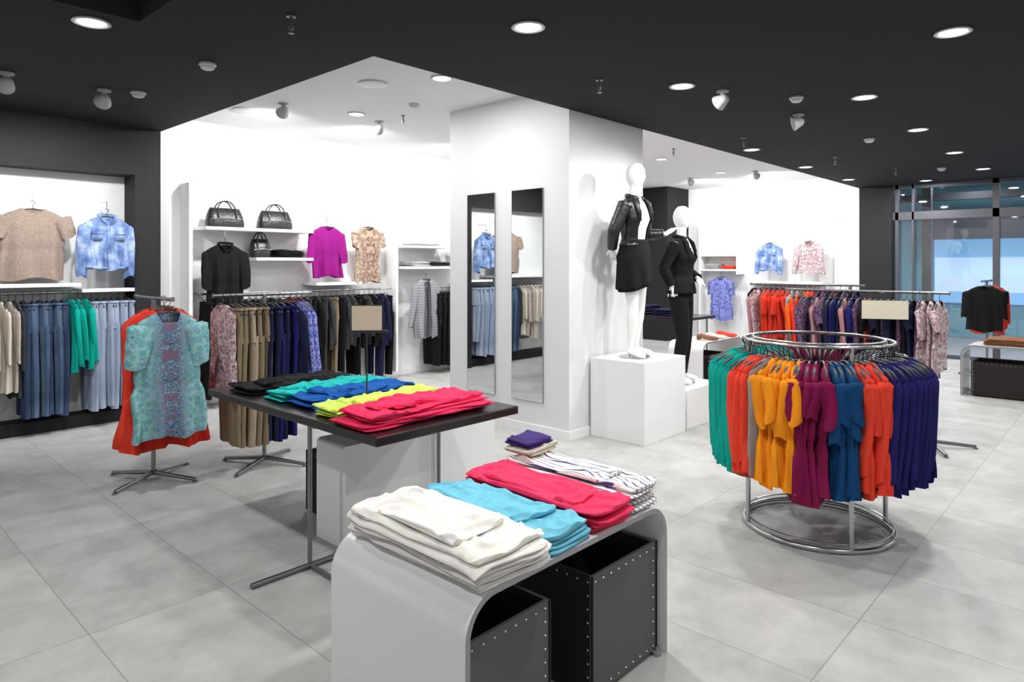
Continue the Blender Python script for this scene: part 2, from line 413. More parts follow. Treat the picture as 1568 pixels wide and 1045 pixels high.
def fins(name, items):
    b = MB()
    for it in items: b.box(*it)
    return b.obj(name, [WHITE], False, .003)
for it in [(3.0, 3.04, 7.6, 7.85, .1, 2.5), (5.80, 5.84, 7.6, 7.85, .1, 2.5), (7.9, 7.94, 7.6, 7.85, .1, 2.5), (13.15, 13.4, 4.07, 4.11, .1, 2.5), (13.15, 13.4, 6.79, 6.83, .1, 2.5)]:
    fins("wall_upright_panel", [it])
def shelf(x0, x1, y0, y1, z):
    fins("wall_shelf", [(x0, x1, y0, y1, z - .035, z)])
shelf(-3, 1.95, 7.5, 7.86, 1.42); shelf(1.97, 2.44, 7.55, 7.86, 1.36)
shelf(3.14, 4.46, 7.5, 7.85, 2.02); shelf(3.72, 4.46, 7.5, 7.85, 1.68); shelf(4.50, 5.22, 7.5, 7.85, 1.37)
shelf(5.9, 6.75, 7.5, 7.85, 1.87); shelf(5.9, 7.0, 7.5, 7.85, 1.57); shelf(7.0, 7.85, 7.5, 7.85, 1.3)
shelf(13.05, 13.4, 4.3, 5.75, 1.27); shelf(13.05, 13.4, 5.95, 6.75, 1.8); shelf(13.05, 13.4, 5.95, 6.75, 1.5)
b = MB(); b.box(13.05, 13.4, 5.93, 5.96, 1.4, 1.83); b.box(13.05, 13.4, 6.74, 6.77, 1.4, 1.83); b.obj("wall_cubby_side", [WHITE], False)

# storefront
b = MB()
for y, w in ((3.15, .05), (1.71, .09), (-.2, .09), (-2.2, .09), (2.9, .03)):
    b.box(13.4, 13.5, y - w / 2, y + w / 2, 0, 3.0)
b.box(13.4, 13.5, -5, 3.22, 2.38, 2.52); b.box(13.4, 13.5, -5, 3.22, 2.93, 3.0); b.box(13.4, 13.5, -5, 3.22, 0, .06)
b.obj("window_1", [FRAMEG], False)
m, nt, pb = nmat("window_glass")
tr = nt.nodes.new("ShaderNodeBsdfTransparent"); gl = nt.nodes.new("ShaderNodeBsdfGlossy"); gl.inputs["Roughness"].default_value = .02
mx = nt.nodes.new("ShaderNodeMixShader"); mx.inputs[0].default_value = .06
nt.links.new(tr.outputs[0], mx.inputs[1]); nt.links.new(gl.outputs[0], mx.inputs[2]); nt.links.new(mx.outputs[0], nt.nodes["Material Output"].inputs[0])
box("window_glass_pane", 13.51, 13.52, -5, 3.2, .06, 2.93, m)
OUTF = plain("street_paving", (.35, .36, .38), .6); OUTW = plain("blue_facade", (.20, .46, .58), .6)
box("street_ground", 13.4, 20, -6, 8, -.1, -.005, OUTF)
b = MB(); b.box(13.75, 20, -6, 8, 3.35, 3.45); b.obj("street_canopy", [plain("canopy", (.3, .31, .33), .7)], False)
b = MB(); b.box(17.6, 17.8, -4, 6, 0, 3.35, 0); b.box(17.0, 17.6, -4, 3.4, 2.15, 2.6, 1); b.box(16.6, 16.75, -4, 6, 2.95, 3.1, 1)
for y in (-1.5, .6, 2.5):
    b.box(17.57, 17.6, y - .88, y + .88, .75, 2.3, 2); b.box(17.55, 17.6, y - .94, y - .88, .6, 2.4, 1); b.box(17.56, 17.59, y - .86, y + .86, 1.0, 1.75, 3)
b.obj("facade_opposite", [OUTW, FRAMEG, emis("window_sky", (.20, .46, .76), .7), emis("window_bright", (.42, .60, .88), .85)], False)
b = MB()
for y in (.2, 1.5, 2.8): b.box(14.2, 15.6, y, y + .08, 3.3, 3.34)
b.obj("canopy_lamp", [emis("tube", (.9, .95, 1), 4)], False)
b = MB(); b.box(14.8, 14.95, 2.9, 3.05, 0, 3.35); b.obj("canopy_post", [FRAMEG], False)
for y in (2.5, .5):
    l = bpy.data.lights.new("canopy_light", 'AREA'); l.shape = 'RECTANGLE'; l.size = 1.4; l.size_y = .3; l.energy = 38; l.color = (.85, .94, 1)
    o = bpy.data.objects.new("canopy_light", l); COL.objects.link(o); o.location = (15.6, y, 3.28)

# ------------------------------------------------------------------ lights
def area(loc, energy, size=.2, col=(1, .99, .975)):
    l = bpy.data.lights.new("downlight_lamp", 'AREA'); l.shape = 'DISK'; l.size = size; l.energy = energy; l.color = col
    o = bpy.data.objects.new("downlight_lamp", l); COL.objects.link(o); o.location = loc
    return o
def downlight(x, y, z, e):
    b = MB()
    b.lathe([(.095, -.001), (.10, -.010), (.085, -.013), (.074, -.006)], (x, y, z), 28, 0)
    b.lathe([(.0, -.0085), (.074, -.0085), (.074, -.0075), (0, -.0075)], (x, y, z), 28, 1)
    f = b.obj("housing", [TRIM, LIGHTE])
    a = area((x, y, z - .016), e, .14)
    group("ceiling_downlight", (x, y, z), [f, a])
EB = 29
for x, y in [(1.2, 4.42), (2.97, 2.63), (4.77, .82), (4.77, 2.62), (6.125, 1.68), (7.98, 1.68), (9.92, 1.69), (11.89, 1.67), (7.99, 3.45), (9.94, 3.5), (11.89, 3.5), (12.9, 2.6),
             (1.9, 1.0), (2.97, -.8), (6.1, -.5), (9.0, -.5)]:
    downlight(x, y, 3.0, EB)
downlight(-.3, 2.4, 3.3, EB * 1.3)  # added fill lamp, unseen in the recess, brightens the bench's left end panel
for x, y in [(3.9, 4.46), (4.2, 6.2), (7.3, 4.7), (7.3, 6.4), (9.2, 5.4), (11.26, 5.43)]:
    downlight(x, y, 3.23, EB * .95)
def spot(x, y, z, target, e, ang=85):
    b = MB(); p = Vector((x, y, z - .075)); d = (Vector(target) - p); d.z *= .35; d.normalize()
    b.lathe([(.05, 0), (.05, -.012), (.02, -.02), (.014, -.05)], (x, y, z), 16, 0)
    b.sweep([p - d * .05, p - d * .035, p + d * .01, p + d * .05, p + d * .051, p + d * .04], [.016, .035, .052, .066, .06, .055], 20)
    b.sweep([p + d * .042, p + d * .045], [.055, .055], 20, 1)
    f = b.obj("head", [SPOTB, LIGHTE])
    d = (Vector(target) - p).normalized()
    l = bpy.data.lights.new("spot_lamp", 'SPOT'); l.energy = e; l.spot_size = radians(ang); l.spot_blend = .7; l.shadow_soft_size = .05; l.color = (1, .995, .985)
    o = bpy.data.objects.new("spot_lamp", l); COL.objects.link(o); o.location = p + d * .1; o.rotation_euler = d.to_track_quat('-Z', 'Y').to_euler()
    group("ceiling_spotlight", (x, y, z), [f, o])
spot(1.74, 6.08, 3.0, (1.8, 7.8, 1.5), 100, 100); spot(1.1, 6.06, 3.0, (1.0, 7.8, 1.5), 90, 100)
spot(3.43, 6.34, 3.23, (3.7, 7.8, 1.7), 105, 150); spot(4.6, 6.34, 3.23, (5.0, 7.8, 1.7), 105, 150); spot(6.2, 6.34, 3.23, (6.6, 7.8, 1.7), 105, 150)
spot(5.14, 2.46, 3.0, (5.4, 3.6, 1.6), 35, 60); spot(6.43, 2.33, 3.0, (5.6, 3.6, 1.6), 125, 80)
spot(11.5, 4.9, 3.23, (13.4, 4.8, 1.7), 115, 150); spot(11.6, 6.2, 3.23, (13.4, 6.2, 1.7), 115, 150)
def sprinkler(x, y, z):
    b = MB(); b.lathe([(.028, -.001), (.028, -.006)], (x, y, z), 14); b.lathe([(.009, -.002), (.009, -.05), (.014, -.055), (.014, -.075), (.005, -.08), (.005, -.095), (.017, -.097), (.017, -.1)], (x, y, z), 12)
    b.obj("fire_sprinkler", [STEEL])
for x, y, z in [(1.94, 3.5, 3), (4.2, 3.0, 3), (7.2, 3.2, 3), (9.3, 2.9, 3), (11, 2.6, 3), (4.6, 5.9, 3.23), (8.5, 4.8, 3.23)]: sprinkler(x, y, z)
def detector(x, y, z):
    b = MB(); b.lathe([(.055, -.001), (.058, -.015), (.045, -.022), (.045, -.035), (.03, -.045)], (x, y, z), 22); b.obj("smoke_detector", [TRIM])
for x, y, z in [(2.0, 4.75, 3), (1.95, 5.95, 3), (4.35, 5.4, 3.23), (5.75, 2.1, 3), (8.2, 2.2, 3), (11.4, 2.1, 3)]: detector(x, y, z)
for x, y in ((3.6, 5.05), (3.3, 6.9)):
    b = MB(); b.lathe([(.13, -.001), (.13, -.012), (.115, -.016), (.0, -.01)], (x, y, 3.23), 30); b.obj("ceiling_speaker", [TRIM])

# ------------------------------------------------------------------ benches, tables, boxes
def bench(x0, x1, y0, y1, H, axis='X', back=False, r=.13, t=.02):
    b = MB(); A0, A1 = (x0, x1) if axis == 'X' else (y0, y1); B0, B1 = (y0, y1) if axis == 'X' else (x0, x1)
    arc = [pi / 2 * i / 10 for i in range(11)]
    def pr(q, off):
        return [(A0 + off, .0)] + [(A0 + r - q * cos(a), H - r + q * sin(a)) for a in arc] + [(A1 - r + q * sin(a), H - r + q * cos(a)) for a in arc] + [(A1 - off, 0)]
    prof = pr(r, 0); inn = pr(r - t, t)
    P = (lambda a, w, z: (a, w, z)) if axis == 'X' else (lambda a, w, z: (w, a, z))
    n = len(prof); vs = [P(a, B0, z) for a, z in prof] + [P(a, B1, z) for a, z in prof] + [P(a, B0, z) for a, z in inn] + [P(a, B1, z) for a, z in inn]
    fs = []; fe = []
    for i in range(n - 1):
        fs.append((i, i + 1, n + i + 1, n + i)); fs.append((2 * n + i, 3 * n + i, 3 * n + i + 1, 2 * n + i + 1))
        fe.append((i, 2 * n + i, 2 * n + i + 1, i + 1)); fe.append((n + i, n + i + 1, 3 * n + i + 1, 3 * n + i))
    fe += [(0, n, 3 * n, 2 * n), (n - 1, 3 * n - 1, 4 * n - 1, 2 * n - 1)]
    b._add(vs, fs, 0); b._add(vs, fe, 1)
    for a, sg in ((A0 + t, 1), (A1 - t, -1)):
        for w in (B0 + .02, B1 - .02):
            p = P(a + sg * .03, w, 0); b.lathe([(.02, 0), (.02, .015), (.006, .017), (.006, .03)], p, 12, 1)
    if back:
        b.box(A0, A1, B0 - .012, B0, .01, H - .001, 0)
    return b.obj("display_bench", [LACQ, EDGE])

def sbox(x0, x1, y0, y1, z0, z1):
    b = MB(); t = .012
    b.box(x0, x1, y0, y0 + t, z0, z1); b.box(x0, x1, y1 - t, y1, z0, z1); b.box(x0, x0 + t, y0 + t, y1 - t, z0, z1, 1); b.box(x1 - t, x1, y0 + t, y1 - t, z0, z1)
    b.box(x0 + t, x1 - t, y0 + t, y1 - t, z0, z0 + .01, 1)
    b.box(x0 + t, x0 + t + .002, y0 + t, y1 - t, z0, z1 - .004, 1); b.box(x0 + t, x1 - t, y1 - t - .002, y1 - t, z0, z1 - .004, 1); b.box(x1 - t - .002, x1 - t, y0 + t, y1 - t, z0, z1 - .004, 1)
    for (cx, cy) in ((x0, y0), (x1, y0), (x0, y1), (x1, y1)):
        b.box(cx - .005 if cx == x0 else cx - .002, cx + .002 if cx == x0 else cx + .005, cy - .005 if cy == y0 else cy - .002, cy + .002 if cy == y0 else cy + .005, z0, z1, 1)
    def stud(p, nrm):
        q = Vector(p); d = Vector(nrm); b.sweep([q - d * .001, q + d * .001, q + d * .003], [.0042, .0036, .0016], 8, 2)
    n = max(4, int((x1 - x0) / .05))
    for i in range(n + 1):
        x = x0 + .02 + (x1 - x0 - .04) * i / n
        for y, d in ((y0, -1), (y1, 1)): stud((x, y, z1 - .025), (0, d, 0))
        stud((x, y0, z0 + .02), (0, -1, 0))
    n = max(4, int((y1 - y0) / .05))
    for i in range(n + 1):
        y = y0 + .02 + (y1 - y0 - .04) * i / n
        for x, d in ((x0, -1), (x1, 1)): stud((x, y, z1 - .025), (d, 0, 0))
    n = int((z1 - z0) / .05)
    for i in range(1, n):
        z = z0 + .02 + (z1 - z0 - .045) * i / n
        for y in (y0 + .02, y1 - .02): stud((x0, y, z), (-1, 0, 0))
        stud((x1 - .02, y0, z), (0, -1, 0))
    b.obj("storage_box", [FELT, FELTD, STUD], False)

def folded(mb, cx, cy, z0, lx, ly, n=5, h=.02, seed=0, mi=0, droop=None, wr=1.0, nx=46, nr=40, mess=.5):
    """stack of n folded garments; every layer is a soft flat slab with rounded fold edges, wrinkles and its own offset"""
    rnd = random.Random(seed); z = z0
    for k in range(n):
        top = (k == n - 1); hx = lx / 2 * (1 - rnd.uniform(0, .09) * mess * 2); hy = ly / 2 * (1 - rnd.uniform(0, .10) * mess * 2); ox = rnd.uniform(-.02, .02) * mess; oy = rnd.uniform(-.03, .03) * mess
        rings = []; tw = rnd.uniform(-.07, .07) * mess; tx = rnd.uniform(-.06, .06) * mess
        for i in range(nx):
            u = -1 + 2 * i / (nx - 1); u = math.copysign(abs(u) ** .8, u)
            e = max(.02, (1 - abs(u) ** 14)) ** .5; ring = []
            for j in range(nr):
                a = 2 * pi * j / nr; c, s_ = cos(a), sin(a)
                y = hy * spow(c, .28) * (1 - .05 * abs(u) ** 6); x = u * hx
                q = Vector((x * 5 + seed, y * 5, k * 3.3))
                x += tx * y + .016 * mess * 2 * noise.noise(Vector((y * 6, seed + k, 1))) + (0.012 * noise.noise(q * 1.5))
                y += .018 * mess * 2 * noise.noise(Vector((x * 5, seed + k, 5))) + tw * x
                zz = h * .5 * spow(s_, .55) * e
                r1 = 1 - abs(noise.noise(Vector((x * 9 + y * 5 + seed, y * 11 - x * 3, k * 2)))) * 2
                wrk = noise.noise(Vector((x * 5 + seed, y * 8, k))) * .006 + max(0, r1 - .55) * .012
                if s_ > 0: zz += wrk * wr * (1.5 if top else .35)
                if abs(s_) < .5: zz += .004 * noise.noise(Vector((x * 9, y * 9, k * 7 + seed)))
                X, Y = cx + ox + x, cy + oy + y
                Z = z + h * .5 + zz + .005 * noise.noise(Vector((x * 4, y * 4, seed))) * (k + 1) / n
                if droop: Z += droop(X, Y)
                ring.append((X, Y, Z))
            rings.append(ring)
        mb.loft(rings, mi, True); z += h * .97
    return z

bench(1.34, 2.48, 1.43, 2.135, .62)
sbox(1.375, 1.755, 1.46, 2.08, .015, .47); sbox(2.0, 2.44, 1.46, 2.08, .015, .46)
def dr(X, Y):
    d = max(0, 1.42 - Y); e = max(0, 1.44 - X)
    return -(d * d * 5) - e * e * 5
stk = [("white_folded_shirts", 1.555, 1.765, .33, .74, 6, .0165, F['white']), ("blue_folded_shirts", 1.85, 1.77, .26, .72, 4, .016, F['sky']),
       ("pink_folded_shirts", 2.095, 1.78, .25, .74, 5, .016, F['pink']), ("striped_folded_shirts", 2.335, 1.79, .23, .72, 7, .0135, P_stripe)]
for i, (nm, cx, cy, lx, ly, n, h, mt) in enumerate(stk):
    mb = MB(); zt = folded(mb, cx, cy, .624, lx, ly, n, h, 11 + i * 5, droop=dr, wr=1.5, nx=64, nr=84, mess=.5)
    folded(mb, cx + .01, cy + .05, zt - .002, lx * .84, ly * .74, 1, .010, 40 + i, droop=dr, wr=1.8, nx=64, nr=84, mess=.9)
    mb.obj(nm, [mt], auto=False)
mb = MB(); folded(mb, 2.35, 2.06, .738, .21, .17, 2, .014, 78); mb.obj("cream_folded_shirts", [F['cream']], auto=False)
mb = MB(); folded(mb, 2.36, 2.07, .768, .20, .16, 2, .016, 77); mb.obj("indigo_folded_shirts", [F['indigo']], auto=False)

# black table
b = MB(); b.box(1.85, 2.82, 2.57, 4.39, .755, .80, 0)
t1 = b.obj("top", [BLKTOP], False, .006)
b = MB()
b.sweep([(1.88, 3.2, .015), (1.88, 3.2, .755)], .012, 12); b.sweep([(2.79, 3.22, .015), (2.79, 3.22, .755)], .012, 12)
b.sweep([(1.56, 3.2, .015), (2.79, 3.2, .015)], .014, 10); b.sweep([(1.88, 3.2, .016), (1.88, 2.75, .016)], .012, 10); b.sweep([(1.9, 3.2, .74), (2.77, 3.2, .74)], .012, 10)
b.sweep([(2.79, 4.1, .0), (2.79, 4.1, .755)], .012, 12)
t2 = b.obj("legs", [STEEL])
group("black_display_table", (2.33, 3.48, 0), [t1, t2])
bench(2.13, 3.32, 3.26, 3.55, .58, back=True, r=.03)
sbox(2.3, 2.72, 3.6, 3.95, .015, .4)
for nm, cx, cy, lx, ly, n, h, mt in [("pink_folded_tops", 2.28, 2.81, .84, .33, 5, .015, F['hotpink']), ("lime_folded_tops", 2.30, 3.11, .84, .24, 4, .013, F['lime']),
                                     ("blue_folded_tops", 2.34, 3.41, .80, .27, 4, .013, F['blue']), ("teal_folded_tops", 2.32, 3.71, .80, .25, 4, .013, F['turq']), ("black_folded_jeans", 2.28, 4.06, .78, .32, 3, .014, F['black'])]:
    mb = MB(); zt = folded(mb, cx, cy, .803, lx, ly, n, h, int(cy * 100), wr=1.6, nx=60, nr=60, mess=.8)
    folded(mb, cx + .03, cy, zt - .002, lx * .72, ly * .75, 1, .011, int(cy * 77), wr=2.0, nx=56, nr=56, mess=1.3)
    folded(mb, cx - .16, cy + .01, zt + .006, lx * .36, ly * .6, 1, .009, int(cy * 51), wr=1.8, nx=40, nr=40, mess=1.6); mb.obj(nm, [mt], auto=False)
b = MB(); b.sweep([(2.28, 3.26, .80), (2.28, 3.26, 1.22)], .005, 8, 0); b.lathe([(.06, 0), (.06, .006), (.01, .01)], (2.28, 3.26, .80), 20, 0)
b.M = Matrix.Translation((2.28, 3.26, 1.29)) @ Matrix.Rotation(radians(-42), 4, 'Z')
b.box(-.085, .085, -.004, .004, -.07, .07, 1); b.box(-.09, .12, -.006, .006, -.085, -.07, 0); b.box(-.09, .09, .004, .006, -.07, .075, 0)
b.obj("price_sign", [BLACKP, SIGN], False)

bench(7.75, 8.9, 3.97, 4.45, .62); sbox(8.0, 8.5, 4.0, 4.42, .015, .44)
bench(9.8, 10.35, .4, 1.61, .62, 'Y'); sbox(9.83, 10.3, .95, 1.5, .015, .42)
mb = MB(); folded(mb, 10.08, 1.15, .623, .4, .5, 4, .02, 5); mb.obj("brown_folded_shirts", [F['brown']], auto=False)
mb = MB(); folded(mb, 10.08, .7, .623, .4, .3, 6, .022, 6); mb.obj("red_folded_shirts", [F['coral']], auto=False)
def shoe(x, y, z, rot, mat):
    b = MB(); b.M = Matrix.Translation((x, y, z)) @ Matrix.Rotation(radians(rot), 4, 'Z')
    R = []
    for t, w, h0, h1 in [(0, .02, .03, .07), (.1, .032, .025, .075), (.3, .034, .02, .06), (.55, .038, .008, .045), (.8, .042, .003, .04), (.95, .03, .002, .028), (1, .012, .004, .018)]:
        R.append([(-.12 + .25 * t, w * spow(cos(a), .8), (h0 + h1) / 2 + (h1 - h0) / 2 * sin(a)) for a in ring2(12)])
    b.loft(R); b.sweep([(-.105, 0, .04), (-.105, 0, 0)], [.018, .012], 8)
    return b.obj("shoe", [mat])
for x, y, mt in [(8.1, 4.1, F['brown']), (8.35, 4.1, F['white']), (8.65, 4.1, F['coral'])]:
    shoe(x, y, .621, -60, mt); shoe(x + .1, y + .02, .621, -60, mt)
b = MB(); b.box(9.1, 10.0, 4.9, 6.7, .755, .8)
t1 = b.obj("top", [BLKTOP], False, .006)
b = MB()
for x in (9.2, 9.9):
    for y in (5.0, 6.6): b.sweep([(x, y, 0), (x, y, .755)], .015, 10)
t2 = b.obj("legs", [STEEL]); group("black_display_table", (9.5, 5.8, 0), [t1, t2])
mb = MB(); folded(mb, 9.5, 5.4, .802, .6, .35, 5, .02, 21); folded(mb, 9.5, 5.9, .802, .6, .35, 7, .02, 22); mb.obj("dark_folded_jeans", [F['navyd']], auto=False)

box("mannequin_pedestal", 5.13, 5.86, 3.18, 3.765, 0, .73, LACQ, .004)
box("mannequin_pedestal", 5.93, 6.65, 3.2, 3.75, 0, .38, LACQ, .004)

# ------------------------------------------------------------------ racks
def rail_clothes(p0, p1, items, rot, z):
    out = []; n = len(items)
    for i, (k, mt) in enumerate(items):
        t = (i + .5) / n; x = p0[0] + (p1[0] - p0[0]) * t; y = p0[1] + (p1[1] - p0[1]) * t
        out += garment(k, mt, (x + random.uniform(-.006, .006), y + random.uniform(-.006, .006), z - .012), rot + random.uniform(-8, 8))
    return out
def straight_rack(p0, p1, z, items, rot, base='cross', name="clothing_rack", over=.05):
    b = MB(); P0 = Vector((*p0, z)); P1 = Vector((*p1, z)); d = (P1 - P0).normalized(); c = (P0 + P1) / 2
    b.sweep([P0 - d * over, P1 + d * over], .012, 12)
    for q in (P0 - d * over, P1 + d * over): b.sweep([q - d * .004, q + d * .004], .018, 12)
    if base == 'cross':
        for q in ([c] if (P1 - P0).length < .9 else [P0 + d * .1, P1 - d * .1]):
            b.sweep([(q.x, q.y, .03), (q.x, q.y, z)], .016, 12)
            for a in (30, 120, 210, 300):
                e = Vector((cos(radians(a)), sin(radians(a)), 0)) * .36
                b.sweep([(q.x, q.y, .05), (q.x + e.x * .5, q.y + e.y * .5, .035), (q.x + e.x, q.y + e.y, .02)], [.018, .016, .014], 8)
                b.lathe([(.018, 0), (.018, .012)], (q.x + e.x, q.y + e.y, 0), 10)
    else:
        for q in (P0, P1):
            b.sweep([(q.x, q.y, z), (q.x, 7.85, z)], .01, 8)
    f = b.obj("frame", [STEEL if base == 'cross' else CHROME])
    return group(name, (c.x, c.y, 0), [f] + rail_clothes(p0, p1, items, rot, z))
g = garment('tunic', P_paisley, (1.85, 5.06, 1.32), 0, 1)
g2 = garment('coat', F['red'], (1.88, 5.20, 1.335), 0, 0) + garment('coat', F['coral'], (1.87, 5.29, 1.335), 0, 2) + garment('coat', F['red'], (1.92, 5.39, 1.335), 0, 1) + garment('long', F['blush'], (1.98, 5.5, 1.335), 0, 3) + garment('long', F['burg'], (1.98, 5.6, 1.335), 0, 3)
r = straight_rack((1.87, 5.08), (1.87, 5.7), 1.35, [], 0)
for o in g + g2:
    o.parent = r; o.matrix_parent_inverse = Matrix.Translation(-Vector(r.location))
straight_rack((2.26, 5.15), (2.98, 5.15), 1.36, [('vest', P_floral), ('pants', F['khaki']), ('pants', F['khaki']), ('pants', F['beige']), ('pants', F['khaki']), ('pants', F['khaki']), ('pants', F['navyd']), ('pants', F['navyd']), ('pants', F['navy']), ('pants', F['navyd']), ('pants', F['navy']), ('long', F['navyd']), ('long', P_blue), ('long', P_blue)], 90)
def mixc(cs, kinds):
    return [(random.choice(kinds), F[c] if isinstance(c, str) else c) for c in cs]
straight_rack((8.2, 3.5), (8.2, 2.3), 1.36, mixc(['blush', P_floral, 'coral', 'coral', 'red', 'coral', 'red', 'coral', 'lgrey', P_lace, 'orange', 'orange', 'coral', 'navyd', 'purple', 'navyd', 'burg', 'black', P_dots, 'black', 'navyd'], ['long', 'tee', 'dress']), 0)
straight_rack((6.84, 2.55), (6.84, 1.25), 1.35, mixc(['orange', 'coral', P_dots, P_dots, 'navyd', 'blush', P_dots, 'navyd', 'navy', 'navyd', 'blush', 'navy', P_dots, 'black', 'coral', 'navyd', 'black', P_dots, 'navyd', P_dots, 'black', 'navyd', P_dots, P_floral, P_floral, P_floral], ['long', 'tee', 'vest', 'long']), 0)
b = MB(); b.M = Matrix.Translation((6.5, 1.62, 1.2)) @ Matrix.Rotation(radians(-66), 4, 'Z')
b.box(-.18, .18, -.004, .004, -.075, .085, 1); b.box(-.185, .185, .004, .007, -.08, .09, 0); b.sweep([(0, .01, 0), (0, .02, .15), (0, .2, .15)], .005, 6, 0); b.obj("price_sign", [BLACKP, SIGN], False)
straight_rack((11.5, 1.62), (12.2, 1.62), 1.36, [('blouse', F['black']), ('tee', F['black']), ('long', F['coral']), ('long', F['red'])], -90)
straight_rack((.5, 7.6), (2.4, 7.6), 1.33, [('long', F['lgrey'])] * 4 + [('long', F['cream'])] * 4 + [('longc', m_) for m_ in (P_lace, F['cream'], P_lace, F['grey'], P_lace, F['cream'], P_lace, F['dgrey'])] + [('jeans', D_dark), ('jeans', D_mid), ('jeans', D_mid), ('jeans', D_dark), ('jeans', D_mid), ('jeans', D_dark)] + [('long', F['teal']), ('long', F['teal']), ('long', F['teal'])] + [('jeans', D_light), ('jeans', D_light), ('jeans', D_light), ('jeans', D_light), ('jeans', D_light), ('shorts', D_light)], 90, 'wall', "wall_clothes_rail")
straight_rack((3.15, 7.6), (5.65, 7.6), 1.27, mixc(['black', 'dgrey', 'black', 'navyd', 'black', 'dgrey', 'black', 'burg', 'black', 'black', 'dgrey', 'burg', 'burg', 'burg', 'dgrey', 'black', 'black', 'dgrey', 'dgrey', 'khaki', 'black', 'dgrey', 'dgrey', 'black', 'black', 'dgrey', 'black', 'navyd', 'navyd', 'black'], ['pants', 'long', 'pants']), 90, 'wall', "wall_clothes_rail")
straight_rack((6.4, 7.6), (7.7, 7.6), 1.27, [('pants', F['black'])] * 7 + [('pants', F['navyd'])] * 6, 90, 'wall', "wall_clothes_rail")
b = MB(); b.sweep([(13.1, 4.3, 1.2), (13.1, 5.7, 1.2)], .012, 8); fr = b.obj("frame", [CHROME])
group("wall_clothes_rail", (13.1, 5, 0), [fr] + rail_clothes((13.1, 4.35), (13.1, 5.65), [('long', F[c]) for c in ['navyd', 'coral', 'blush', 'black', 'burg', 'black', 'coral', 'navy', 'black', 'blush', 'coral', 'black']], 0, 1.2))

def display(name, kind, mat, loc, rot, var=0):
    b = MB(); a = radians(rot); bx, by = -sin(a), cos(a)
    b.sweep([(loc[0], loc[1], loc[2] + .012), (loc[0], loc[1], loc[2] + .09), (loc[0] + bx * .2, loc[1] + by * .2, loc[2] + .09)], .005, 6); b.sweep([(loc[0] + bx * -.03, loc[1] + by * -.03, loc[2] + .0), (loc[0] + bx * .03, loc[1] + by * .03, loc[2])], .006, 6)
    h = b.obj("hook", [CHROME]); group(name, (loc[0], loc[1], loc[2]), garment(kind, mat, loc, rot, var) + [h])
display("beige_knit_top", 'knit', P_knit, (1.58, 7.6, 2.18), 0)
display("denim_jacket", 'jacket', D_jack, (2.17, 7.5, 2.13), 0)
display("black_blouse", 'lblouse', F['black'], (3.36, 7.52, 1.88), 0)
display("magenta_blouse", 'blouse', F['purple'], (4.68, 7.55, 2.14), 0, 1)
display("patterned_top", 'ltee', P_rug, (5.30, 7.55, 2.16), 0, 2)
display("grey_cardigan", 'cardi', P_grey, (6.25, 7.5, 1.45), 0)
display("navy_top", 'tee', F['navyd'], (7.04, 7.55, 2.13), 0)
display("denim_jacket", 'jacket', D_jack, (13.1, 5.3, 2.06), -90, 1)
display("floral_shirt", 'shirt', P_floral, (13.1, 4.55, 2.08), -90, 1)
display("purple_dress", 'tunic', P_blue, (13.1, 6.3, 1.40), -90, 2)

def handbag(x, y, z, w=.2):
    b = MB(); R = []
    for t, a, d in [(0, .9, .8), (.03, 1, 1), (.25, 1.02, 1), (.6, .96, .8), (.85, .88, .45), (.95, .84, .25), (1, .8, .15)]:
        R.append([(x + w * a * spow(cos(q), .45), y + .085 * d * spow(sin(q), .6), z + .215 * t + .006 * sin(q * 3) * (t > 0)) for q in ring2(32)])
    b.loft(R); b.sweep([(x - w * .82, y, z + .218), (x, y, z + .213), (x + w * .82, y, z + .218)], .007, 6, 1)
    for sy in (-.05, .05):
        b.sweep([(x + w * .5 * cos(pi * i / 16), y + sy * (.6 + .4 * cos(pi * i / 16) ** 2), z + .17 + .13 * sin(pi * i / 16)) for i in range(17)], .008, 8)
        for sx in (-.5, .5): b.sweep([(x + sx * w, y + sy * 1.2, z + .17), (x + sx * w, y + sy * 1.55, z + .1)], .012, 8)
        b.sweep([(x - w * .9, y + sy * 1.64, z + .09), (x, y + sy * 1.74, z + .1), (x + w * .9, y + sy * 1.64, z + .09)], .004, 6, 1)
    b.obj("black_handbag", [LEATHER, STEEL])
handbag(3.42, 7.66, 2.022, .21); handbag(4.03, 7.66, 2.022, .21)
handbag(3.85, 7.68, 1.682, .12)
for nm, x, y, z, lx, ly, n, h, mt in [("black_folded_tops", 4.19, 7.67, 1.684, .36, .28, 4, .022, 'black'), ("grey_folded_tops", 6.2, 7.67, 1.574, .36, .28, 3, .02, 'lgrey'),
                                      ("dark_folded_tops", 6.6, 7.67, 1.574, .34, .28, 3, .02, 'dgrey'), ("grey_folded_tops", 6.3, 7.67, 1.874, .5, .28, 1, .02, 'grey'),
                                      ("grey_folded_tops", 13.22, 6.5, 1.504, .28, .34, 4, .025, 'lgrey'), ("red_folded_tops", 13.22, 6.14, 1.504, .28, .3, 3, .02, 'coral')]:
    mb = MB(); folded(mb, x, y, z, lx, ly, n, h, int(x * 10)); mb.obj(nm, [F[mt]], auto=False)

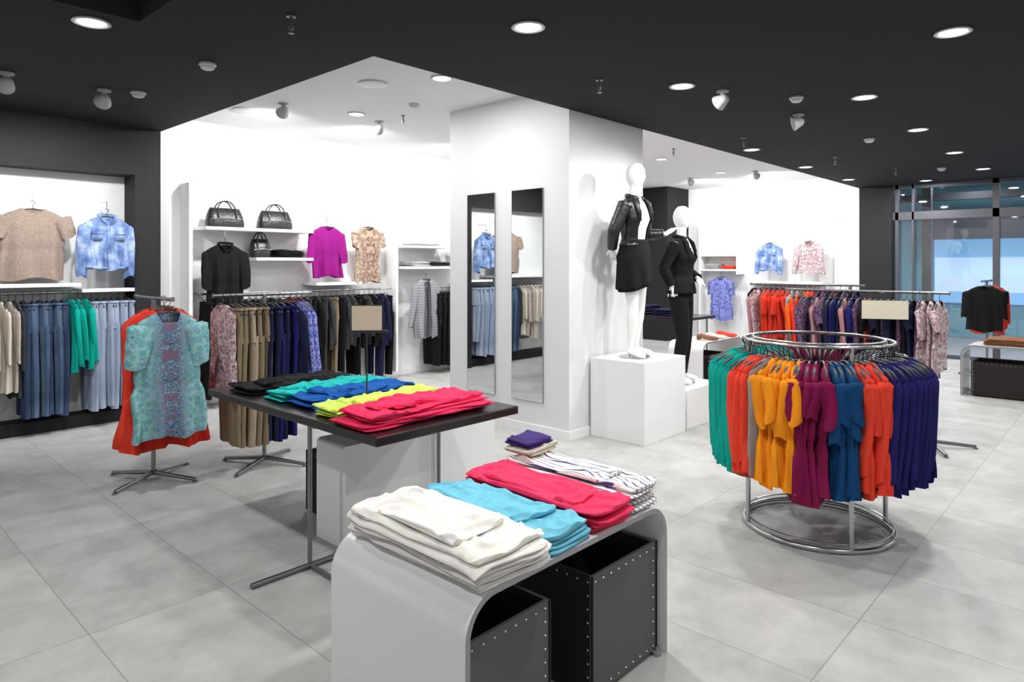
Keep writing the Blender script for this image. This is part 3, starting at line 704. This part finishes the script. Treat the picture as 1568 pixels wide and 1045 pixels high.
# ------------------------------------------------------------------ round rack
cx, cy, zr, rr = 4.295, 1.446, 1.14, .42
b = MB()
for rad, z, th in ((rr, zr, .010), (rr - .05, zr + .012, .007), (rr, .02, .014)):
    b.sweep([(cx + rad * cos(a), cy + rad * sin(a), z) for a in ring2(72)], th, 10, closed=True)
for a in (43, 133, 223, 313):
    a = radians(a); x, y = cx + rr * cos(a), cy + rr * sin(a); b.sweep([(x, y, .02), (x, y, zr)], .014, 10)
    b.sweep([(x, y, zr), (cx + (rr - .05) * cos(a), cy + (rr - .05) * sin(a), zr + .012)], .007, 8)
b.sweep([(cx + .41 * cos(a), cy + .41 * sin(a), .055) for a in ring2(72)], .005, 8, closed=True)
fr = b.obj("frame", [CHROME]); kids = [fr]
def seg(a0, a1, step, mt, kinds):
    a = a0
    while a < a1:
        ar = radians(a); q = rr - .005
        kids.extend(garment(random.choice(kinds), mt, (cx + q * cos(ar), cy + q * sin(ar), zr - .014 - random.uniform(0, .012)), a + random.uniform(-4, 4))); a += step * random.uniform(.85, 1.15)
seg(112, 150, 4.9, F['teal'], ['fanlong']); seg(152, 163, 3.8, F['coral'], ['fanlong']); seg(165, 169, 4, F['grey'], ['fanlong'])
seg(170.5, 187, 4.3, F['yellow'], ['fandress', 'fantop']); seg(189.5, 205, 4.1, F['maroon'], ['fandress', 'fantop']); seg(207, 219, 4.2, F['petrol'], ['fandress', 'fantop'])
seg(221.5, 233, 3.8, F['coral'], ['fanlong', 'fantop']); seg(236, 292, 4.6, F['navy'], ['fanlong']); seg(296, 306, 6, F['white'], ['fandress'])
seg(312, 345, 6.5, F['navyd'], ['fandress']); seg(55, 110, 7, F['teal'], ['fandress']); seg(0, 50, 8, F['maroon'], ['fandress'])
group("round_clothing_rack", (cx, cy, 0), kids)

# ------------------------------------------------------------------ mannequins
def ell_ring(z, rx, ry, cy=0, cx=0, n=32, p=1): return [(cx + rx * spow(cos(q), p), cy + ry * spow(sin(q), p), z) for q in ring2(n)]
def hand(mb, w, d, up, sd=1):
    w = Vector(w); d = Vector(d).normalized(); up = Vector(up); side = d.cross(up).normalized() * sd; up = side.cross(d).normalized() * sd
    mb.sweep([w - d * .03, w, w + d * .03, w + d * .075, w + d * .09], [.024, .025, .034, .038, .03], 12, flat=.5)
    for i, (o, L) in enumerate([(-.028, .075), (-.0095, .085), (.0095, .08), (.027, .062)]):
        p = w + d * .08 + side * o; c = .18 + .05 * i
        p1 = p + d * L * .45 - up * L * .08; p2 = p1 + (d * (1 - c) - up * c) * L * .35; p3 = p2 + (d * (1 - c * 1.6) - up * c * 1.6) * L * .28
        mb.sweep([p - d * .02, p, p1, p2, p3], [.0095, .0095, .0088, .008, .006], 8)
    p = w + d * .02 - side * .03; p1 = p + d * .035 - side * .028; p2 = p1 + d * .035 - side * .008
    mb.sweep([w + d * .005 - side * .015, p, p1, p2], [.012, .013, .011, .007], 8)
def head(mb):
    R = []; n = 40
    for i in range(1, 28):
        t = i / 28; ph = pi * t; z = 1.70 - .122 * cos(ph); w = sin(ph)
        rx = .077 * w ** .8 * (1 - .22 * max(0, (1.70 - z) / .12)); ry = .096 * w ** .85 * (1 - .1 * max(0, (1.70 - z) / .12)); ring = []
        for a in ring2(n):
            x = rx * cos(a); y = ry * sin(a) - .012
            if y < 0:
                y -= .020 * math.exp(-(x / .013) ** 2 - ((z - 1.675) / .022) ** 2)
                y += .008 * math.exp(-((abs(x) - .03) / .017) ** 2 - ((z - 1.70) / .015) ** 2)
                y -= .006 * math.exp(-(x / .022) ** 2 - ((z - 1.635) / .008) ** 2)
                y -= .006 * math.exp(-(x / .02) ** 2 - ((z - 1.60) / .014) ** 2)
            ring.append((x, y, z))
        R.append(ring)
    mb.loft(R)
TORSO = [(.84, .15, .10, 0), (.93, .172, .118, .01), (1.02, .152, .10, 0), (1.10, .122, .088, 0), (1.2, .135, .098, -.005), (1.29, .150, .122, -.018), (1.37, .158, .105, -.008), (1.43, .155, .085, 0), (1.465, .12, .07, 0), (1.49, .075, .058, 0), (1.52, .052, .052, -.002), (1.58, .046, .048, -.006), (1.64, .046, .05, -.01)]
def mannequin(name, loc, rotz, armL, armR, legs, outfit):
    M = Matrix.Translation(loc) @ Matrix.Rotation(radians(rotz), 4, 'Z'); kids = []
    mb = MB(); mb.M = M
    mb.loft([ell_ring(z, a, b_, c) for z, a, b_, c in TORSO])
    for arm in (armL, armR):
        s, e, w = [Vector(q) for q in arm[:3]]
        mb.sweep([s + (e - s) * -.05, s, s.lerp(e, .35), s.lerp(e, .8), e, e.lerp(w, .3), e.lerp(w, .8), w], [.03, .048, .044, .036, .036, .036, .026, .023], 14)
    for hip, knee, ank, toe in legs:
        hip, knee, ank, toe = map(Vector, (hip, knee, ank, toe))
        mb.sweep([hip + Vector((0, 0, .04)), hip, hip.lerp(knee, .4), hip.lerp(knee, .85), knee, knee.lerp(ank, .3), knee.lerp(ank, .8), ank], [.07, .088, .078, .058, .052, .053, .034, .032], 18)
        mb.sweep([ank + Vector((0, .035, -.03)), ank + Vector((0, .0, -.03)), ank.lerp(toe, .55) + Vector((0, 0, -.01)), toe + Vector((0, 0, .005)), toe + (toe - ank).normalized() * .02], [.026, .034, .034, .026, .012], 14)
    head(mb)
    o = mb.obj("body", [MANN], auto=False); md = o.modifiers.new("r", 'REMESH'); md.mode = 'VOXEL'; md.voxel_size = .009; md.use_smooth_shade = True
    sm = o.modifiers.new("s", 'SMOOTH'); sm.iterations = 4; sm.factor = .5; kids.append(o)
    mb = MB(); mb.M = M
    for arm in (armL, armR): hand(mb, arm[2], arm[3], arm[4], arm[5])
    o = mb.obj("hands", [MANN], auto=False); md = o.modifiers.new("r", 'REMESH'); md.mode = 'VOXEL'; md.voxel_size = .0035; md.use_smooth_shade = True; kids.append(o)
    # jacket: torso shell open at the front, creased sleeves, collar and lapels
    mb = MB(); mb.M = M; n = 64; rows = []
    z0 = outfit['hem']; K = 30
    for i in range(K):
        z = z0 + (1.485 - z0) * i / (K - 1); a, b_, c = lerpkeys(TORSO, z)
        g = .022 + (.02 * max(0, (1.12 - z) / .2)); ring = []
        for th in ring2(n):
            w = .010 * noise.noise(Vector((cos(th) * 2, sin(th) * 2 + z * 3, z * 12 + cos(th) * 3)))
            ring.append(((a + g + w) * cos(th), c + (b_ + g + w) * sin(th), z))
        rows.append(ring)
    def sk(i, j):
        z = z0 + (1.485 - z0) * i / (K - 1)
        return abs((j + .5) - n * .75) * 2 * pi / n < outfit['open'](z)
    mb.loft(rows, 0, False, skip=sk)
    for arm in (armL, armR):
        s, e, w = [Vector(q) for q in arm[:3]]; pts = []; rs = []
        for i in range(40):
            t = i / 39; u = t * 2 * .93
            p = s.lerp(e, min(1, u)) if u < 1 else e.lerp(w, u - 1)
            k = max(0, 1 - abs(u - 1) / .2); p = p.lerp((s + w) / 2, .05 * k)
            pts.append(p); rs.append((.064 - .024 * t) * (1 + .035 * sin(t * 60) * (.3 + k) + .03 * noise.noise(Vector((t * 18, rotz, 0)))))
        rs[0] = .045
        mb.sweep(pts, rs, 20, cap=False)
    cc = []
    for i in range(13):
        a = radians(-60 + 300 * i / 12); cc.append((.078 * cos(a), .0 + .07 * sin(a), 1.495 + .018 * sin(a)))
    mb.sweep(cc, .014, 10, flat=1.4)
    lw = outfit.get('lap', 1.0)
    for sd in (-1, 1):
        pts = [(sd * .075, -.045, 1.50), (sd * (.08 + .03 * lw), -.09, 1.44), (sd * (.07 + .04 * lw), -.115, 1.36), (sd * (.05 + .05 * lw), -.125, 1.27)]
        mb.sweep(pts, [.014, .026, .022, .008], 10, flat=.3)
    o = mb.obj("jacket", [outfit['jmat']], auto=False); so = o.modifiers.new("t", 'SOLIDIFY'); so.thickness = .006; kids.append(o)
    mb = MB(); mb.M = M
    if outfit['bottom'] == 'skirt':
        rows = []
        for i in range(16):
            z = .70 + (1.1 - .70) * i / 15; a, b_, c = lerpkeys(TORSO, max(z, .90)); k = max(0, (1.0 - z)); ring = []
            for th in ring2(64):
                g = .016 + .06 * min(k, .15) + .012 * k * 3 * sin(th * 7 + z * 9)
                low = max(0, 1 - i / 6)
                ring.append(((a + g + .008) * cos(th), c + (b_ + g + .012) * sin(th), z + low * (.06 * cos(th) - .03)))
            rows.append(ring)
        mb.loft(rows, 0, False)
    else:
        mb.loft([ell_ring(z, a + .012, b_ + .012, c) for z, a, b_, c in TORSO[:4]])
        for hip, knee, ank, toe in legs:
            hip, knee, ank, toe = map(Vector, (hip, knee, ank, toe))
            mb.sweep([hip + Vector((0, 0, .04)), hip, hip.lerp(knee, .4), hip.lerp(knee, .85), knee, knee.lerp(ank, .3), knee.lerp(ank, .8), ank], [.08, .1, .09, .072, .066, .066, .056, .054], 18)
    o = mb.obj(outfit['bottom'], [F['black']], auto=False)
    if outfit['bottom'] != 'skirt':
        md = o.modifiers.new("r", 'REMESH'); md.mode = 'VOXEL'; md.voxel_size = .012; md.use_smooth_shade = True
    else: so = o.modifiers.new("t", 'SOLIDIFY'); so.thickness = .005
    kids.append(o)
    b = MB(); b.lathe([(.14, 0), (.14, .008), (.0, .01)], (loc[0], loc[1], loc[2]), 28); b.sweep([Vector(loc) + Vector((0, .05, 0)), Vector(loc) + Vector((.0, .05, .4))], .008, 8); kids.append(b.obj("base_plate", [CHROME]))
    group(name, loc, kids)
mannequin("female_mannequin", (5.42, 3.47, .732), 4,
          ((.165, 0, 1.43), (.235, .0, 1.15), (.31, -.18, 1.16), (.75, -.35, .5), (-.3, .2, .9), 1),
          ((-.165, 0, 1.43), (-.28, .06, 1.17), (-.17, .14, 1.0), (.6, .2, -.6), (-.9, 0, -.2), -1),
          [((.085, 0, .88), (.085, -.01, .48), (.07, .03, .09), (.085, -.13, .03)), ((-.085, 0, .88), (-.08, -.03, .48), (-.07, .0, .09), (-.1, -.15, .03))],
          dict(hem=1.04, open=lambda z: .68 + .1 * max(0, (z - 1.2)), jmat=LEATHER, bottom='skirt', lap=1.3))
mannequin("female_mannequin", (6.30, 3.47, .382), 10,
          ((.165, 0, 1.43), (.25, .03, 1.16), (.08, -.17, 1.06), (-.9, -.3, -.15), (0, -.7, .6), 1),
          ((-.165, 0, 1.43), (-.27, .09, 1.18), (-.2, .02, .98), (.3, -.1, -.8), (-.9, 0, -.2), -1),
          [((.085, 0, .88), (.09, -.02, .48), (.09, .02, .09), (.1, -.13, .03)), ((-.085, 0, .88), (-.09, -.05, .48), (-.13, .0, .09), (-.15, -.15, .03))],
          dict(hem=.92, open=lambda z: max(0, (z - 1.22)) * 2.2, jmat=F['black'], bottom='trousers'))

# ------------------------------------------------------------------ world + camera
w = bpy.data.worlds.new("world"); S.world = w; w.use_nodes = True
w.node_tree.nodes["Background"].inputs[0].default_value = (.97, .985, 1, 1); w.node_tree.nodes["Background"].inputs[1].default_value = .55
cam = bpy.data.cameras.new("camera"); co = bpy.data.objects.new("camera", cam); COL.objects.link(co)
co.location = (0, 0, 1.6); co.rotation_euler = (radians(90), 0, radians(-47.1)); cam.sensor_width = 36; cam.lens = 23.74; cam.shift_y = -.0749; cam.clip_start = .05
S.camera = co
S.view_settings.view_transform = 'Standard'
